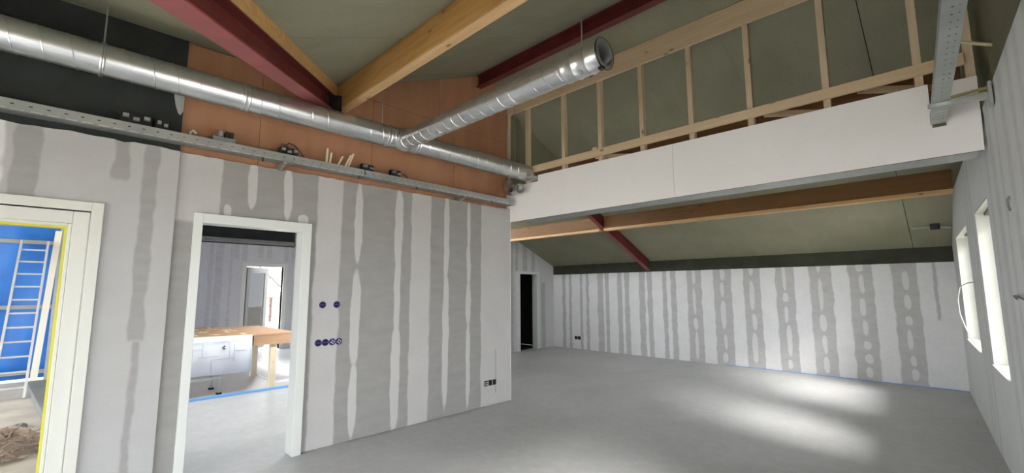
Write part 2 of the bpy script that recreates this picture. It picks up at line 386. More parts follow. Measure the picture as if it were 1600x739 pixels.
# ------------------------------------------------------------------ far wall, recess, right wall
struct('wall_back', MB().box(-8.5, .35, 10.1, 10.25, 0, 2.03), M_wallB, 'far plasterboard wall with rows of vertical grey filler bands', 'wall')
struct('wall_back_upper', MB().box(-8.5, .35, 10.13, 10.25, 2.031, 2.40), M_strip, 'dark membrane strip between far wall and sloping ceiling', 'wall')
struct('trim_2', MB().box(-3.6, .02, 10.090, 10.0995, 0, .013), M_foam, 'thin blue foam strip at the foot of the far wall', 'trim')
w = wall_yz(MB(), -8.45, -8.3, 4.87, 10.1, 0, 2.03, [(8.66, 9.375, 0, 2.04)])
w.prism([(-8.3, 4.87, 2.03), (-8.3, 10.1, 2.03), (-8.3, 10.1, z_back(10.1)-.03), (-8.3, 8.35, z_back(8.35)-.03), (-8.3, 8.35, 2.92), (-8.3, 4.87, 2.92)], (-.15, 0, 0))
struct('wall_recess', w, M_wallS, 'grey plasterboard end wall of the recess with a dark doorway', 'wall')
struct('wall_partition_rear', MB().box(-8.45, -4.86, 4.755, 4.87, 0, 3.6), M_wallS, 'plasterboard wall closing the recess behind the partition', 'wall')
d3 = thing('door_3', 'white door frame around the dark doorway in the recess', 'door frame', (-8.3, 9.0, 0), kind='structure')
for a, b in ((8.55, 8.68), (9.355, 9.47)): new_object('casing', MB().box(-8.46, -8.28, a, b, 0, 2.10), M_casing, d3)
new_object('head_casing', MB().box(-8.46, -8.28, 8.68, 9.355, 2.035, 2.10), M_casing, d3)
dk = MB()  # darkness inside the doorway is painted as black walls
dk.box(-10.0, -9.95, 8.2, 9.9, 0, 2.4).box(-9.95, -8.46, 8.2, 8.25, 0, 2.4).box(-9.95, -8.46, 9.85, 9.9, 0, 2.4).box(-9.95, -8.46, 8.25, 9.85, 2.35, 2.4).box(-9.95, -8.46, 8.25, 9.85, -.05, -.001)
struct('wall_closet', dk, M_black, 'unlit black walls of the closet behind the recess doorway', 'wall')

def RW(y, off, z): return (.475-.045*y+off, y, z)      # right wall runs 2.6 degrees off the grid
def rw_hex(mb, y0, y1, o0, o1, z0, z1):
    return mb.hexa([RW(y0,o0,z0), RW(y0,o1,z0), RW(y1,o1,z0), RW(y1,o0,z0), RW(y0,o0,z1), RW(y0,o1,z1), RW(y1,o1,z1), RW(y1,o0,z1)])
WIN = [(-2.7, -1.1), (.75, 2.65), (5.20, 6.24), (7.28, 9.12)]; ZS = [.02, .02, .875, .875]; Z1 = 2.335  # first two are unseen windows, added for daylight near the camera
w = MB(); y = YR
for (a, b), Z0 in zip(WIN, ZS):
    rw_hex(w, y, a, 0, .26, 0, 2.45 if y < 0 else 2.95); rw_hex(w, a, b, 0, .26, 0, Z0); rw_hex(w, a, b, 0, .26, Z1, 2.45 if b < 0 else 2.95); y = b
rw_hex(w, y, 8.55, 0, .26, 0, 2.95) if y < 8.55 else None
ye = 10.1
w.prism([RW(y,0,0), RW(ye,0,0), RW(ye,0,z_back(ye)-.02), RW(y,0,min(2.95, z_back(y)-.02))], (.26, 0, 0))
M_wr = M_wallR
struct('wall_right', w, M_wr, 'pale grey plasterboard gable wall with two deep white windows', 'wall')
g = MB()
g.prism([RW(YR,.06,2.3), RW(8.6,.06,2.3), RW(8.6,.06,z_back(8.6)), RW(RIDGE,.06,z_back(RIDGE)), RW(-1.6,.06,z_front(-1.6)), RW(YR,.06,z_front(-1.6))], (.15, 0, 0))
struct('wall_right_upper', g, M_board_shaded, 'dark olive cement board gable above the right plasterboard', 'wall')
for i, (a, b) in enumerate(WIN):
    Z0 = ZS[i]
    lab = ['white framed tall window at the rear end of the gable wall', 'white framed tall garden window near the rear of the room', 'white framed window in the gable wall between cable loop and header', 'white framed window in the gable wall beside the far corner'][i]
    wd = thing('window_%d' % (i+1), lab, 'window', RW((a+b)/2, .2, Z0), kind='structure')
    o0, o1 = .17, .235
    for p, q in ((a, a+.06), (b-.06, b)): new_object('frame_jamb', rw_hex(MB(), p, q, o0, o1, Z0, Z1), M_frame, wd)
    for p, q in ((Z0, Z0+.06), (Z1-.06, Z1)): new_object('frame_rail', rw_hex(MB(), a+.06, b-.06, o0, o1, p, q), M_frame, wd)
    new_object('pane', rw_hex(MB(), a+.06, b-.06, .20, .206, Z0+.06, Z1-.06), M_glass, wd)
    new_object('sill', rw_hex(MB(), a+.002, b-.002, -.012, .168, Z0, Z0+.016), M_frame, wd)
    for p, q in ((a+.0005, a+.012), (b-.012, b-.0005)): new_object('reveal_board', rw_hex(MB(), p, q, .001, .168, Z0+.017, Z1-.001), M_frame, wd)
    new_object('reveal_board', rw_hex(MB(), a+.013, b-.013, .001, .168, Z1-.012, Z1-.001), M_frame, wd)
# unseen rear wall; its wide glazed opening is added to bring daylight in
XR = -4.3
rw_ = MB().box(-5.0, .95, YR-.15, YR, 0, .06).box(-5.0, XR, YR-.15, YR, .06, 4.0).box(.5, .95, YR-.15, YR, .06, 4.0).box(XR, .5, YR-.15, YR, 2.42, 4.0)
struct('wall_rear', rw_, M_wallL, 'rear wall with a wide glazed opening', 'wall')
w4 = thing('window_7', 'wide glazed opening in the rear wall', 'window', (-2.07, YR-.08, .06), kind='structure')
for k in range(5):
    x = XR+k*(.5-XR-.07)/4; new_object('mullion', MB().box(x, x+.07, YR-.12, YR-.04, .06, 2.42), M_frame, w4)
for k in range(4):
    x = XR+k*(.5-XR-.07)/4; new_object('pane', MB().box(x+.07, x+(.5-XR-.07)/4, YR-.083, YR-.077, .06, 2.42), M_glass, w4)

# ------------------------------------------------------------------ ceiling boards
ce = struct('ceiling', MB().prism([(-8.6, RIDGE, z_back(RIDGE)+.05), (1.0, RIDGE, z_back(RIDGE)+.05), (1.0, 10.5, z_back(10.5)+.05), (-8.6, 10.5, z_back(10.5)+.05)], (0, 0, .1)), M_black, 'sloping grey-green cement board ceiling falling to the far wall', 'ceiling')
def slab(mb, pts, zf, t=.02): return mb.prism([(x, y, zf(x, y)) for x, y in pts], (0, 0, t))
gap = .003
xb = [-8.5, -7.77, -6.55, -5.33, -4.11, -2.89, -1.67, -.45, .77]
for a, b in zip(xb, xb[1:]):
    for y0, y1 in ((RIDGE, 6.75), (6.75, 10.3)):
        ga, gb = (.004 if abs(v_+.45) < .01 else .0008 for v_ in (a, b)); gap = .0008
        new_object('ceiling_panel', slab(MB(), [(a+ga, y0+gap), (b-gb, y0+gap), (b-gb, y1-gap), (a+ga, y1-gap)], lambda x, y: z_back(y)), M_ceil, ce)
gap = .004
cf = struct('ceiling_front', MB().prism([(-4.9, RIDGE, z_front(RIDGE)+.05), (-4.9, y_valley(-4.9), z_front(y_valley(-4.9))+.05), (1.0, y_valley(1.0), z_front(y_valley(1.0))+.05), (1.0, RIDGE, z_front(RIDGE)+.05)], (0, 0, .1)), M_black, 'grey-green cement board ceiling slope between ridge beam and red valley beam', 'ceiling')
xf = [-4.9, -4.61, -3.39, -2.17, -.95, .27, .9]
for a, b in zip(xf, xf[1:]):
    new_object('ceiling_panel', slab(MB(), [(a+gap, y_valley(a+gap)), (b-gap, y_valley(b-gap)), (b-gap, RIDGE), (a+gap, RIDGE)], lambda x, y: z_front(y)), M_ceil, cf)
cl = struct('ceiling_left', MB().prism([(x, y, z_left(x)+.05) for x, y in ((-4.9, YR-.2), (1.0, YR-.2), (1.0, y_valley(1.0)), (-4.9, y_valley(-4.9)))], (0, 0, .1)), M_black, 'grey-green cement board ceiling slope above the black membrane', 'ceiling')
for a, b in zip(xf, xf[1:]):
    new_object('ceiling_panel', slab(MB(), [(a+gap, YR-.1), (b-gap, YR-.1), (b-gap, y_valley(b-gap)), (a+gap, y_valley(a+gap))], lambda x, y: z_left(x)), M_ceil, cl)

# ------------------------------------------------------------------ beams
def i_profile(w, h, tf, tw, z0):      # z0 = bottom
    a, b = w/2, tw/2
    return [(-a,z0),(a,z0),(a,z0+tf),(b,z0+tf),(b,z0+h-tf),(a,z0+h-tf),(a,z0+h),(-a,z0+h),(-a,z0+h-tf),(-b,z0+h-tf),(-b,z0+tf),(-a,z0+tf)]
t = thing('glulam_purlin', 'orange glulam purlin crossing the ceiling above the branch duct', 'beam', (-2.2, 2.08, 3.6))
new_object('beam', MB().prism([(-4.79, 2.03, 3.62), (-4.79, 2.13, 3.62), (-4.79, 2.13, z_front(2.13)-.001), (-4.79, 2.03, z_front(2.03)-.001)], (5.17, 0, 0)), M_glulam, t, bevel=.003)
new_object('bottom_lamella', MB().box(-4.79, .38, 2.03, 2.13, 3.60, 3.619), M_glulam_pale, t, bevel=.003)
# valley beam: red I-beam with a timber on top
P = Vector((-4.825, 2.061, 3.907)); Q = Vector((.35, 2.061-5.175*.6995, 3.907-5.175*.294))
dv = (Q-P).normalized(); nv = Vector((.573, .819, 0)); cv = -.08      # centre line 8 cm behind the visible face
vb = thing('steel_valley_beam', 'red oxide steel valley beam carrying a timber under the ceiling fold', 'beam', (P+Q)/2-Vector((0,0,.3)))
Pc, Qc = P+nv*cv, Q+nv*cv
P1 = Pc+dv*.16
def vprof(prof): return [Vector((0,0,0))+nv*a+Vector((0,0,1))*b for a, b in prof]
def vsweep(prof, A, B): return MB().prism([A+o for o in vprof(prof)], B-A)
new_object('timber', vsweep([(-.08,-.119),(.08,-.119),(.08,-.002),(-.08,.03)], Pc, Qc), M_beamv, vb)
new_object('bottom_flange', vsweep([(-.08,-.302),(.08,-.302),(.08,-.291),(-.08,-.291)], P1, Qc), M_red_lit, vb)
new_object('web', vsweep([(-.005,-.291),(.005,-.291),(.005,-.131),(-.005,-.131)], P1, Qc), M_red, vb)
new_object('top_flange', vsweep([(-.08,-.131),(.08,-.131),(.08,-.120),(-.08,-.120)], P1, Qc), M_red, vb)
# steel node plate where valley beam and purlin meet
nd = thing('connection_plate', 'dark bolted steel plate joining valley beam and purlin', 'bracket', P+Vector((.02,-.06,-.36)))
o = P+dv*.10
new_object('plate', vsweep([(-.06,-.33),(.075,-.33),(.075,-.13),(-.06,-.13)], P+dv*.145, P+dv*.19), M_bolt, nd)
for k in range(6):
    c = P+dv*.188+nv*(-.03+.035*(k % 3))+Vector((0,0,-.29+.10*(k//3)))
    new_object('bolt', MB().tube([c, c+dv*.03], .011, 6), M_bolt, nd)
rb = thing('steel_ridge_beam', 'dark red steel beam running under the ridge', 'beam', (-2.2, 4.15, 4.587))
def along_x(prof, x0, x1, yc): return MB().prism([(x0, yc+a, b) for a, b in prof], (x1-x0, 0, 0))
new_object('web', along_x([(-.005,4.598),(.005,4.598),(.005,4.775),(-.005,4.775)], -4.795, .25, 4.15), M_red, rb)
new_object('bottom_flange', along_x([(-.05,4.587),(.05,4.587),(.05,4.598),(-.05,4.598)], -4.795, .25, 4.15), M_red, rb)
new_object('top_flange', along_x([(-.05,4.763),(.05,4.763),(.05,4.774),(-.05,4.774)], -4.795, .25, 4.15), M_red, rb)
# far slope
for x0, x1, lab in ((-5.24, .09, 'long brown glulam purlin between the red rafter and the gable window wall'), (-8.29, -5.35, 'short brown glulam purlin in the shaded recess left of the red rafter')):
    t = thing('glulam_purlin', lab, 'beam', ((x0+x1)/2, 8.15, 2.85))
    new_object('beam', MB().prism([(x0, 8.10, 2.90), (x0, 8.20, 2.90), (x0, 8.20, z_back(8.20)-.001), (x0, 8.10, z_back(8.10)-.001)], (x1-x0, 0, 0)), M_glulam_shaded, t, bevel=.003)
    new_object('pale_batten', MB().box(x0, x1, 8.085, 8.205, 2.845, 2.899), M_glulam_pale, t, bevel=.003)  # lit underside of the purlin, painted as a separate paler strip
ra = thing('steel_rafter', 'red oxide steel rafter sloping down to the top of the far wall', 'beam', (-5.295, 7.5, 3.0))
A, B = Vector((-5.295, 7.35, z_back(7.35))), Vector((-5.295, 10.09, z_back(10.09)))
def rsweep(x0, x1, z0, z1): return MB().prism([A+Vector((x0,0,z0)), A+Vector((x1,0,z0)), A+Vector((x1,0,z1)), A+Vector((x0,0,z1))], B-A)
new_object('web', rsweep(-.004, .004, -.235, -.012), M_red, ra)
new_object('bottom_flange', rsweep(-.05, .05, -.245, -.235), M_red_lit, ra)
new_object('top_flange', rsweep(-.05, .05, -.012, -.002), M_red, ra)

# ------------------------------------------------------------------ header (bulkhead) boards and stud frame
hd = thing('header_bulkhead', 'long white boarded bulkhead spanning from partition to gable wall', 'bulkhead', (-2.3, 4.78, 2.62))
HB, HT = 2.625, 3.235
boards = [[(-4.868, HB), (-4.662, HB), (-4.662, 3.06), (-4.62, 3.06), (-4.62, 2.94), (-4.868, 2.94)][:0] or [(-4.868, HB), (-4.662, HB), (-4.662, 3.20), (-4.868, 3.20)],
          [(-4.658, HB), (-2.143, HB), (-2.143, HT), (-4.17, HT+.02), (-4.17, 3.165), (-4.40, 3.165), (-4.40, 3.165), (-4.658, 3.165)],
          [(-2.139, HB), (.243, HB), (.252, 3.20), (.06, 3.205), (.06, 2.86), (-.02, 2.86), (-.02, HT-.015), (-2.139, HT)]]
boards[1] = [p for i, p in enumerate(boards[1]) if i == 0 or p != boards[1][i-1]]
for pts in boards: new_object('board', MB().prism([(x, 4.75, z) for x, z in pts], (0, .018, 0)), M_white, hd)
new_object('soffit_edge', MB().box(-4.73, .235, 4.769, 4.80, HB+.002, HB+.10), M_browntimber, hd)

fr = thing('stud_frame', 'pale pine stud frame standing above the white bulkhead', 'timber frame', (-2.3, 4.82, 3.2))
new_object('top_plate', MB().prism([(-4.784, 4.76, 4.335), (-4.784, 4.80, 4.335), (-4.784, 4.80, z_back(4.80)-.01), (-4.784, 4.76, z_back(4.76)-.01)], (5.034, 0, 0)), M_pine_x, fr)
for x, zb in ((-4.43, 3.24), (-3.734, 3.24), (-3.132, 3.24), (-2.535, 3.24), (-1.936, 3.24), (-1.332, 3.24), (-.69, 3.24), (-.068, 3.20), (.225, 3.22)):
    new_object('stud', MB().box(x-.027, x+.027, 4.802, 4.87, zb-.4 if x > -4.5 else zb, z_back(4.87)-.012), M_pine_z, fr)
new_object('stud', MB().box(-4.845, -4.788, 4.772, 4.815, 2.84, z_back(4.815)-.012), M_pine_z, fr)
new_object('rail', MB().box(-4.42, .20, 4.765, 4.80, 3.32, 3.415), M_pine_x, fr, bevel=.003)
for x in (-3.30, -1.36+.10, -.5):      # short noggins running back from the frame
    new_object('strut', MB().bar((x+.04, 4.88, 3.36), (x+.50, 5.28, 3.36), .045, .05), M_pine_x, fr)
new_object('block', MB().box(-3.235, -3.17, 4.772, 4.80, 3.416, 3.45), M_pine_x, fr)
tag(new_object('rear_timber', MB().box(-4.70, .19, 5.30, 5.36, 3.13, 3.57), M_browntimber, origin=(-2.2, 5.33, 3.13), bevel=.003), 'brown timber behind the pine studs above the bulkhead', 'beam')

# ------------------------------------------------------------------ cable trays
def tray_mesh(P, Q, side, width, height, pitch=.09, slot=.055, hole=.007):
    """perforated sheet steel channel; P-Q is the near bottom edge, side points across the bottom"""
    P, Q = Vector(P), Vector(Q); L = (Q-P).length; d = (Q-P)/L; sd = Vector(side).normalized(); up = Vector((0,0,1))
    mb = MB()
    ss = [0]; k = 0
    while ss[-1] < L-.001:
        nx = k*pitch+(slot if len(ss) % 2 else pitch); k += (len(ss)+1) % 2
        ss.append(min(nx, L))
    # cross section: (a across, b up, slotted?)
    def strip(pts, holes):
        for i in range(len(pts)-1):
            if holes[i]:
                for j in range(1, len(ss)-1, 2):
                    a0, a1 = ss[j], ss[j+1]
                    mb.add([P+d*a0+pts[i], P+d*a1+pts[i], P+d*a1+pts[i+1], P+d*a0+pts[i+1]], [(0,1,2,3)])
            else: mb.add([P+pts[i], Q+pts[i], Q+pts[i+1], P+pts[i+1]], [(0,1,2,3)])
    h = height
    strip([up*h+sd*.008, up*h, up*(h*.62), up*(h*.62-hole), up*.008, Vector((0,0,0)), sd*.010, sd*.018, sd*(width*.4), sd*(width*.4+.008), sd*(width*.7), sd*(width*.7+.008), sd*(width-.018), sd*(width-.010), sd*width, sd*width+up*h],
          [0, 0, 1, 0, 0, 0, 1, 0, 1, 0, 1, 0, 1, 0, 0] if hole < .008 else [0, 0, 1, 0, 0, 0, 0, 0, 1, 0, 1, 0, 0, 0, 0])
    return mb
def edge_tabs(P, Q, pitch=.09, ln=.06):
    P, Q = Vector(P), Vector(Q); d = (Q-P).normalized(); mb = MB(); k = 0
    while k*pitch+ln < (Q-P).length:
        c = P+d*(k*pitch); mb.box(c.x, c.x+.004, c.y, c.y+ln, c.z+.004, c.z+.012); k += 1
    return mb
tw = thing('cable_tray', 'long galvanised perforated cable tray along the partition top', 'cable tray', (-4.67, 1.0, 2.87))
new_object('channel', tray_mesh((-4.60, YR+.05, 2.875), (-4.60, 2.30, 2.868), (-1, 0, 0), .13, .075, .09, .018, .0079), M_tray, tw, solid=.002)
new_object('channel', tray_mesh((-4.60, 2.31, 2.868), (-4.60, 4.70, 2.862), (-1, 0, 0), .13, .075, .09, .018, .0079), M_tray, tw, solid=.002)
new_object('edge_tabs', edge_tabs((-4.599, YR+.06, 2.872), (-4.599, 4.66, 2.862)), M_galv, tw)['kind'] = 'stuff'
for y in (-1.2, 1.45, 3.74):
    new_object('support_arm', MB().prism([(-4.79, y, 2.862), (-4.59, y, 2.862), (-4.59, y, 2.845), (-4.73, y, 2.80), (-4.79, y, 2.765)], (0, .03, 0)), M_tray, tw)
for y, z in ((1.27, 2.84), (2.24, 2.84), (3.0, 2.85), (4.25, 2.85)):
    new_object('bolt', MB().tube([(-4.61, y, 2.868), (-4.61, y, z-.012)], .006, 6), M_bolt, tw)
tr = thing('cable_tray', 'galvanised cable tray running beside the gable wall into the bulkhead notch', 'cable tray', (.05, 3.0, 2.88))
new_object('channel', tray_mesh((.145, 1.0, 2.88), (-.028, 4.72, 2.88), (1, .045, 0), .086, .065, .08, .012, .009), M_tray, tr, solid=.002)
new_object('support_arm', MB().prism([(-.03, 4.17, 2.876), (.280, 4.17, 2.876), (.280, 4.17, 2.825), (.20, 4.17, 2.842), (-.03, 4.17, 2.855)], (0, .035, 0)), M_tray, tr)
new_object('wall_plate', MB().box(.262, .279, 4.14, 4.24, 2.79, 2.94), M_tray, tr)
th = thing('cable_tray', 'grey perforated cable tray under the back of the bulkhead', 'cable tray', (-2.0, 5.0, 2.63))
new_object('channel', tray_mesh((-4.6, 4.83, 2.645), (.215, 4.83, 2.645), (0, 1, 0), .33, .05), M_tray, th, solid=.002)
for x in (): new_object('hanger', MB().box(x, x+.03, 5.0, 5.006, 2.66, z_back(5.0)-.002), M_tray, th)

# ------------------------------------------------------------------ ventilation ductwork
DX, DZ, DR = -4.35, 3.305, .116
du = thing('ventilation_duct', 'shiny galvanised spiral duct run with a tee branch', 'duct', (DX, 1.5, DZ-DR))
def rib(P, d, L, r, pitch, n=20, rr=.0048):
    P, d = Vector(P), Vector(d); a = d.cross(Vector((0,0,1))).normalized(); b = d.cross(a)
    k = int(L/pitch*n); return MB().tube([P+d*(L*i/k)+(a*math.cos(2*math.pi*i/n)+b*math.sin(2*math.pi*i/n))*r for i in range(k+1)], rr, 4, False)
mp = new_object('main_pipe', MB().lathe((DX, YR+.02, DZ), (0,1,0), [(0, DR), (4.735-YR-.02, DR), (4.735-YR-.02, DR-.004), (0, DR-.004)], 36), M_galv, du)
new_object('seam_rib', rib((DX, YR+.02, DZ), (0,1,0), 4.7-YR, DR, .15), M_galv, mp)
def band(P, d, w, r): return MB().lathe(P, d, [(0, r-.006), (0, r+.006), (.008, r+.010), (.016, r+.005), (w-.016, r+.005), (w-.008, r+.010), (w, r+.006), (w, r-.006)], 36)
for y, wd_ in ((2.39, .055), (2.77, .05), (.07, .03), (1.0, .05), (-2.0, .05)):
    new_object('coupling', band((DX, y, DZ), (0,1,0), wd_, DR), M_galv, du)
BY, BZ, BR, BXE = 2.60, 3.272, .098, -1.63
bp = new_object('branch_pipe', MB().lathe((DX+.06, BY, BZ), (1,0,0), [(0, BR), (BXE-DX-.30, BR), (BXE-DX-.30, BR-.004), (0, BR-.004)], 36), M_galv, du)
new_object('seam_rib', rib((DX+.12, BY, BZ), (1,0,0), BXE-DX-.40, BR, .13), M_galv, bp)
new_object('saddle', MB().lathe((DX, BY, BZ+.01), (1,0,0), [(.05, .126), (.095, .122), (.12, .108), (.135, .107), (.14, .113), (.155, .113), (.16, .107), (.162, .098)], 36), M_galv, du)
ex = BXE
new_object('coupling', MB().lathe((ex-.30, BY, BZ), (1,0,0), [(-.06, BR), (-.05, BR+.008), (-.03, BR+.009), (-.02, BR+.005), (.05, BR+.005), (.06, BR+.012), (.07, BR+.005), (.17, BR+.005), (.18, BR+.012), (.19, BR+.004), (.27, BR+.004), (.275, BR+.016), (.295, BR+.016), (.30, BR+.006), (.30, BR-.012), (.27, BR-.014), (.20, BR-.010), (.195, BR-.016), (.185, BR-.010), (.0, BR-.008)], 40), M_galv, du)
new_object('sealing_ring', MB().lathe((ex-.016, BY, BZ), (1,0,0), [(0, BR+.017), (.004, BR+.020), (.010, BR+.020), (.014, BR+.017)], 40), M_plastic_k, du)
new_object('latch', MB().box(ex-.03, ex+.005, BY-.05, BY-.015, BZ-BR-.03, BZ-BR-.01), M_plastic_k, du)
for (x, y, zt, zb) in ((DX, .085, 3.73, DZ+DR), (DX, 2.36, 3.99, DZ+DR), (-1.83, BY, z_front(BY)-.003, BZ+BR), (DX-.13, 4.60, 4.60, DZ)):
    new_object('hanger_rod', MB().tube([(x, y, zb), (x, y, zt)], .006, 6), M_tray, du)
new_object('end_cap', MB().box(-4.30, -4.16, 4.62, 4.735, 3.175, 3.235), M_tray, du, bevel=.01)
# elbow below the end of the run
el = thing('duct_elbow', 'small galvanised elbow with an open collar under the duct end', 'duct', (-4.6, 4.60, 3.0))
arc = [(-4.655, 4.64, 3.25)]+[(-4.655+.12*(1-math.cos(t)), 4.64-.05*math.sin(t), 3.17-.12*math.sin(t)) for t in [math.pi/2*k/8 for k in range(9)]]+[(-4.44, 4.585, 3.048)]
new_object('pipe', MB().tube(arc, .066, 20, False), M_galv, el, solid=.003)
dd = Vector((.93, -.35, 0)).normalized(); p0 = Vector((-4.46, 4.59, 3.048))
new_object('collar', MB().lathe(p0, dd, [(0, .060), (0, .066), (.02, .072), (.03, .066), (.10, .066), (.11, .075), (.14, .075), (.14, .060), (.03, .055)], 28), M_galv, el)
new_object('damper', MB().lathe(p0, dd, [(.07, .0), (.07, .056)], 24), M_tray, el)
new_object('damper_axle', MB().tube([p0+dd*.075+Vector((0,0,-.055)), p0+dd*.075+Vector((0,0,.055))], .006, 6), M_bolt, el)
new_object('valve_stub', MB().lathe(Vector((-4.50, 4.55, 3.045)), Vector((.45,-.89,.0)), [(0, .03), (.055, .03), (.06, .034), (.06, .024), (.055, .0)], 18), M_bolt, el)

# ------------------------------------------------------------------ small things on the long tray
def coil(name, label, c, r, turns, rr=.006, mat=None, tail=None):
    pts = []
    for i in range(int(turns*14)+1):
        t = i/14*2*math.pi
        pts.append((c[0]+r*.45*math.cos(t)+random.uniform(-.004,.004), c[1]+r*math.sin(t)*(1-.03*i/14), c[2]+rr+r*.35*(1+math.sin(t*1.0+.6))+.004*i/14))
    if tail: pts += tail
    tag(new_object(name, MB().tube(pts, rr, 6), mat or M_cable, origin=(c[0], c[1], c[2])), label, 'cable')
TZ = 2.876
def conn_box(label, c, size, nsock, mat=M_plastic_k, tails=()):
    t = thing('junction_box', label, 'junction box', c)
    x, y, z = c; sx, sy, sz = size
    new_object('body', MB().box(x-sx/2, x+sx/2, y-sy/2, y+sy/2, z, z+sz), mat, t, bevel=.004)
    for k in range(nsock):
        yy = y-sy/2+sy*(k+.5)/nsock
        new_object('connector', MB().box(x+sx/2, x+sx/2+.03, yy-sy/nsock*.30, yy+sy/nsock*.26, z+sz*(.62 if k % 2 else .72), z+sz*(.76 if k % 2 else .88)), M_plastic_g, t)
    for pts in tails: new_object('cable', MB().tube([Vector(c)+Vector(p) for p in pts], .005, 6), M_cable, t)
    return t
XT = -4.665
conn_box('black junction box with grey plugs on the tray before the black membrane', (XT, .33, TZ), (.06, .20, .165), 3, tails=[[(0,-.09,.14),(.01,-.16,.17),(.02,-.22,.06)]])
conn_box('small black junction box with loose plug beside the black membrane', (XT, .50, TZ), (.05, .09, .16), 2, tails=[[(0,.0,.15),(.01,-.04,.22),(.0,.06,.20),(.0,.13,.05)]])
t = thing('junction_box', 'pair of grey box halves on the tray before the orange plywood', 'junction box', (XT, .95, TZ))
new_object('base_plate', MB().box(XT-.035, XT+.03, .86, 1.05, TZ, TZ+.12), M_plastic_g, t, bevel=.004)
for y in (.905, .955, .99): new_object('terminal', MB().box(XT-.02, XT+.04, y, y+.03, TZ+.12, TZ+.175), M_plastic_k if y > .93 else M_plastic_g, t, bevel=.003)
tag(new_object('pipe_clip', MB().tube([(XT, .70, TZ+.075), (XT, .70, TZ+.11), (XT+.02, .715, TZ+.125), (XT+.02, .74, TZ+.105)], .009, 6), M_cable_w, origin=(XT, .7, TZ)), 'small pale pipe clip hooked on the tray edge', 'clip')
conn_box('black junction box under a tangle of black cable', (XT, 1.51, TZ), (.06, .17, .15), 3, tails=[[(0,-.05,.15),(.02,.0,.20),(.0,.06,.19),(.02,.12,.12),(.02,.17,.06)], [(0,.02,.15),(.01,-.06,.18),(.02,-.08,.10)]])
conn_box('short black junction box right of the wooden offcuts', (XT, 2.36, TZ), (.06, .15, .15), 2)
conn_box('black junction box with trailing cable farthest along the tray', (XT, 2.72, TZ), (.06, .13, .15), 2, tails=[[(.0,.06,.12),(.01,.13,.12),(.02,.19,.06)]])
coil('cable_coil', 'loose black cable coil beside the wooden offcuts', (XT, 2.225, TZ), .05, 1.6)
for i, (y, ln, ay, ax) in enumerate(((1.90,.24,.05,.1),(1.925,.20,.13,.16),(1.99,.20,.42,.1),(2.07,.23,.40,.2),(2.105,.245,.33,.05))):
    dvec = Vector((.12*ax, math.sin(ay), math.cos(ay))).normalized(); b0 = Vector((XT+.01*i-.02, y, TZ+.004))
    tag(new_object('wood_offcut', MB().prism([b0+Vector((-.008,-.009,0)), b0+Vector((.008,-.009,0)), b0+Vector((.008,.009,0)), b0+Vector((-.008,.009,0))], dvec*ln), M_pineraw, origin=b0),
        ('tall upright wooden offcut nearest the tangled cable box', 'short upright wooden offcut touching the tall upright one', 'leaning wooden offcut standing alone between the other offcuts', 'leaning wooden offcut just before the longest one', 'longest leaning wooden offcut nearest the loose cable coil')[i], 'wood offcut', 'wooden offcuts in the tray')
# torn grey flap hanging by the membrane edge
tag(new_object('membrane_flap', MB().prism([(-4.765, .570, 3.36), (-4.765, .648, 3.36), (-4.765, .648, 3.19), (-4.76, .630, 3.15), (-4.76, .612, 3.16), (-4.762, .590, 3.23), (-4.762, .577, 3.30)], (.012, 0, 0)), plain('pale_grey_foil', (.34,.36,.34), .6), origin=(-4.76, .61, 3.15)), 'pale grey torn flap hanging where membrane meets plywood', 'flap')

# ------------------------------------------------------------------ sockets
def round_box(label, y, z, group, wires=False, x=XA):
    t = thing('socket_box', label, 'socket box', (x, y, z), group)
    new_object('rim', MB().lathe((x-.0, y, z), (1,0,0), [(-.002, .036), (.006, .036), (.006, .029), (-.001, .029)], 20), M_plastic_b, t)
    new_object('recess', MB().lathe((x, y, z), (1,0,0), [(.0035, .0), (.0035, .0295)], 18), M_void, t)
    new_object('bridge', MB().box(x+.002, x+.0065, y-.029, y+.029, z-.006, z+.006), M_plastic_b, t)
    if wires:
        for k in range(4):
            a = k*1.5; new_object('wire', MB().tube([(x+.003, y+.02*math.cos(a), z+.02*math.sin(a)), (x+.022, y+.012*math.cos(a+1), z+.014*math.sin(a+1)), (x+.010, y+.025*math.cos(a+2), z+.025*math.sin(a+2))], .003, 5), M_cable_w, t)
for y, q in ((1.959, 'nearer'), (2.11, 'farther from')): round_box('violet round socket box of the upper pair, %s the doorway casing' % q, y, 1.451, 'upper pair of round socket boxes')
for y, q in ((1.932, 'first'), (2.005, 'second')): round_box('dark violet round socket box, %s from the doorway casing in the lower row' % q, y, 1.061, 'lower row of round socket boxes')
for y, q in ((2.079, 'third'), (2.15, 'fourth')): round_box('round socket box with loose white wires, %s from the casing in the lower row' % q, y, 1.061, 'lower row of round socket boxes with wires', True)
for i, y in enumerate((4.265, 4.345, 4.423)):
    lab = ('square socket with white inserts in the low row on the partition', 'plain black square socket in the middle of the low partition row', 'plain black square socket nearest the free end of the partition')[i]
    t = thing('wall_socket', lab, 'socket', (XA, y, .313), 'low socket row on the partition')
    new_object('recess', MB().box(XA, XA+.004, y-.034, y+.034, .313-.036, .313+.036), M_void, t)
    for s in (-1, 1): new_object('side_clip', MB().box(XA+.004, XA+.008, y+s*.034-.004, y+s*.034+.004, .313-.036, .313+.036), M_plastic_g, t)
    if i == 0:
        for z in (.297, .325): new_object('insert', MB().box(XA+.004, XA+.009, y-.03, y+.03, z-.004, z+.004), M_cable_w, t)
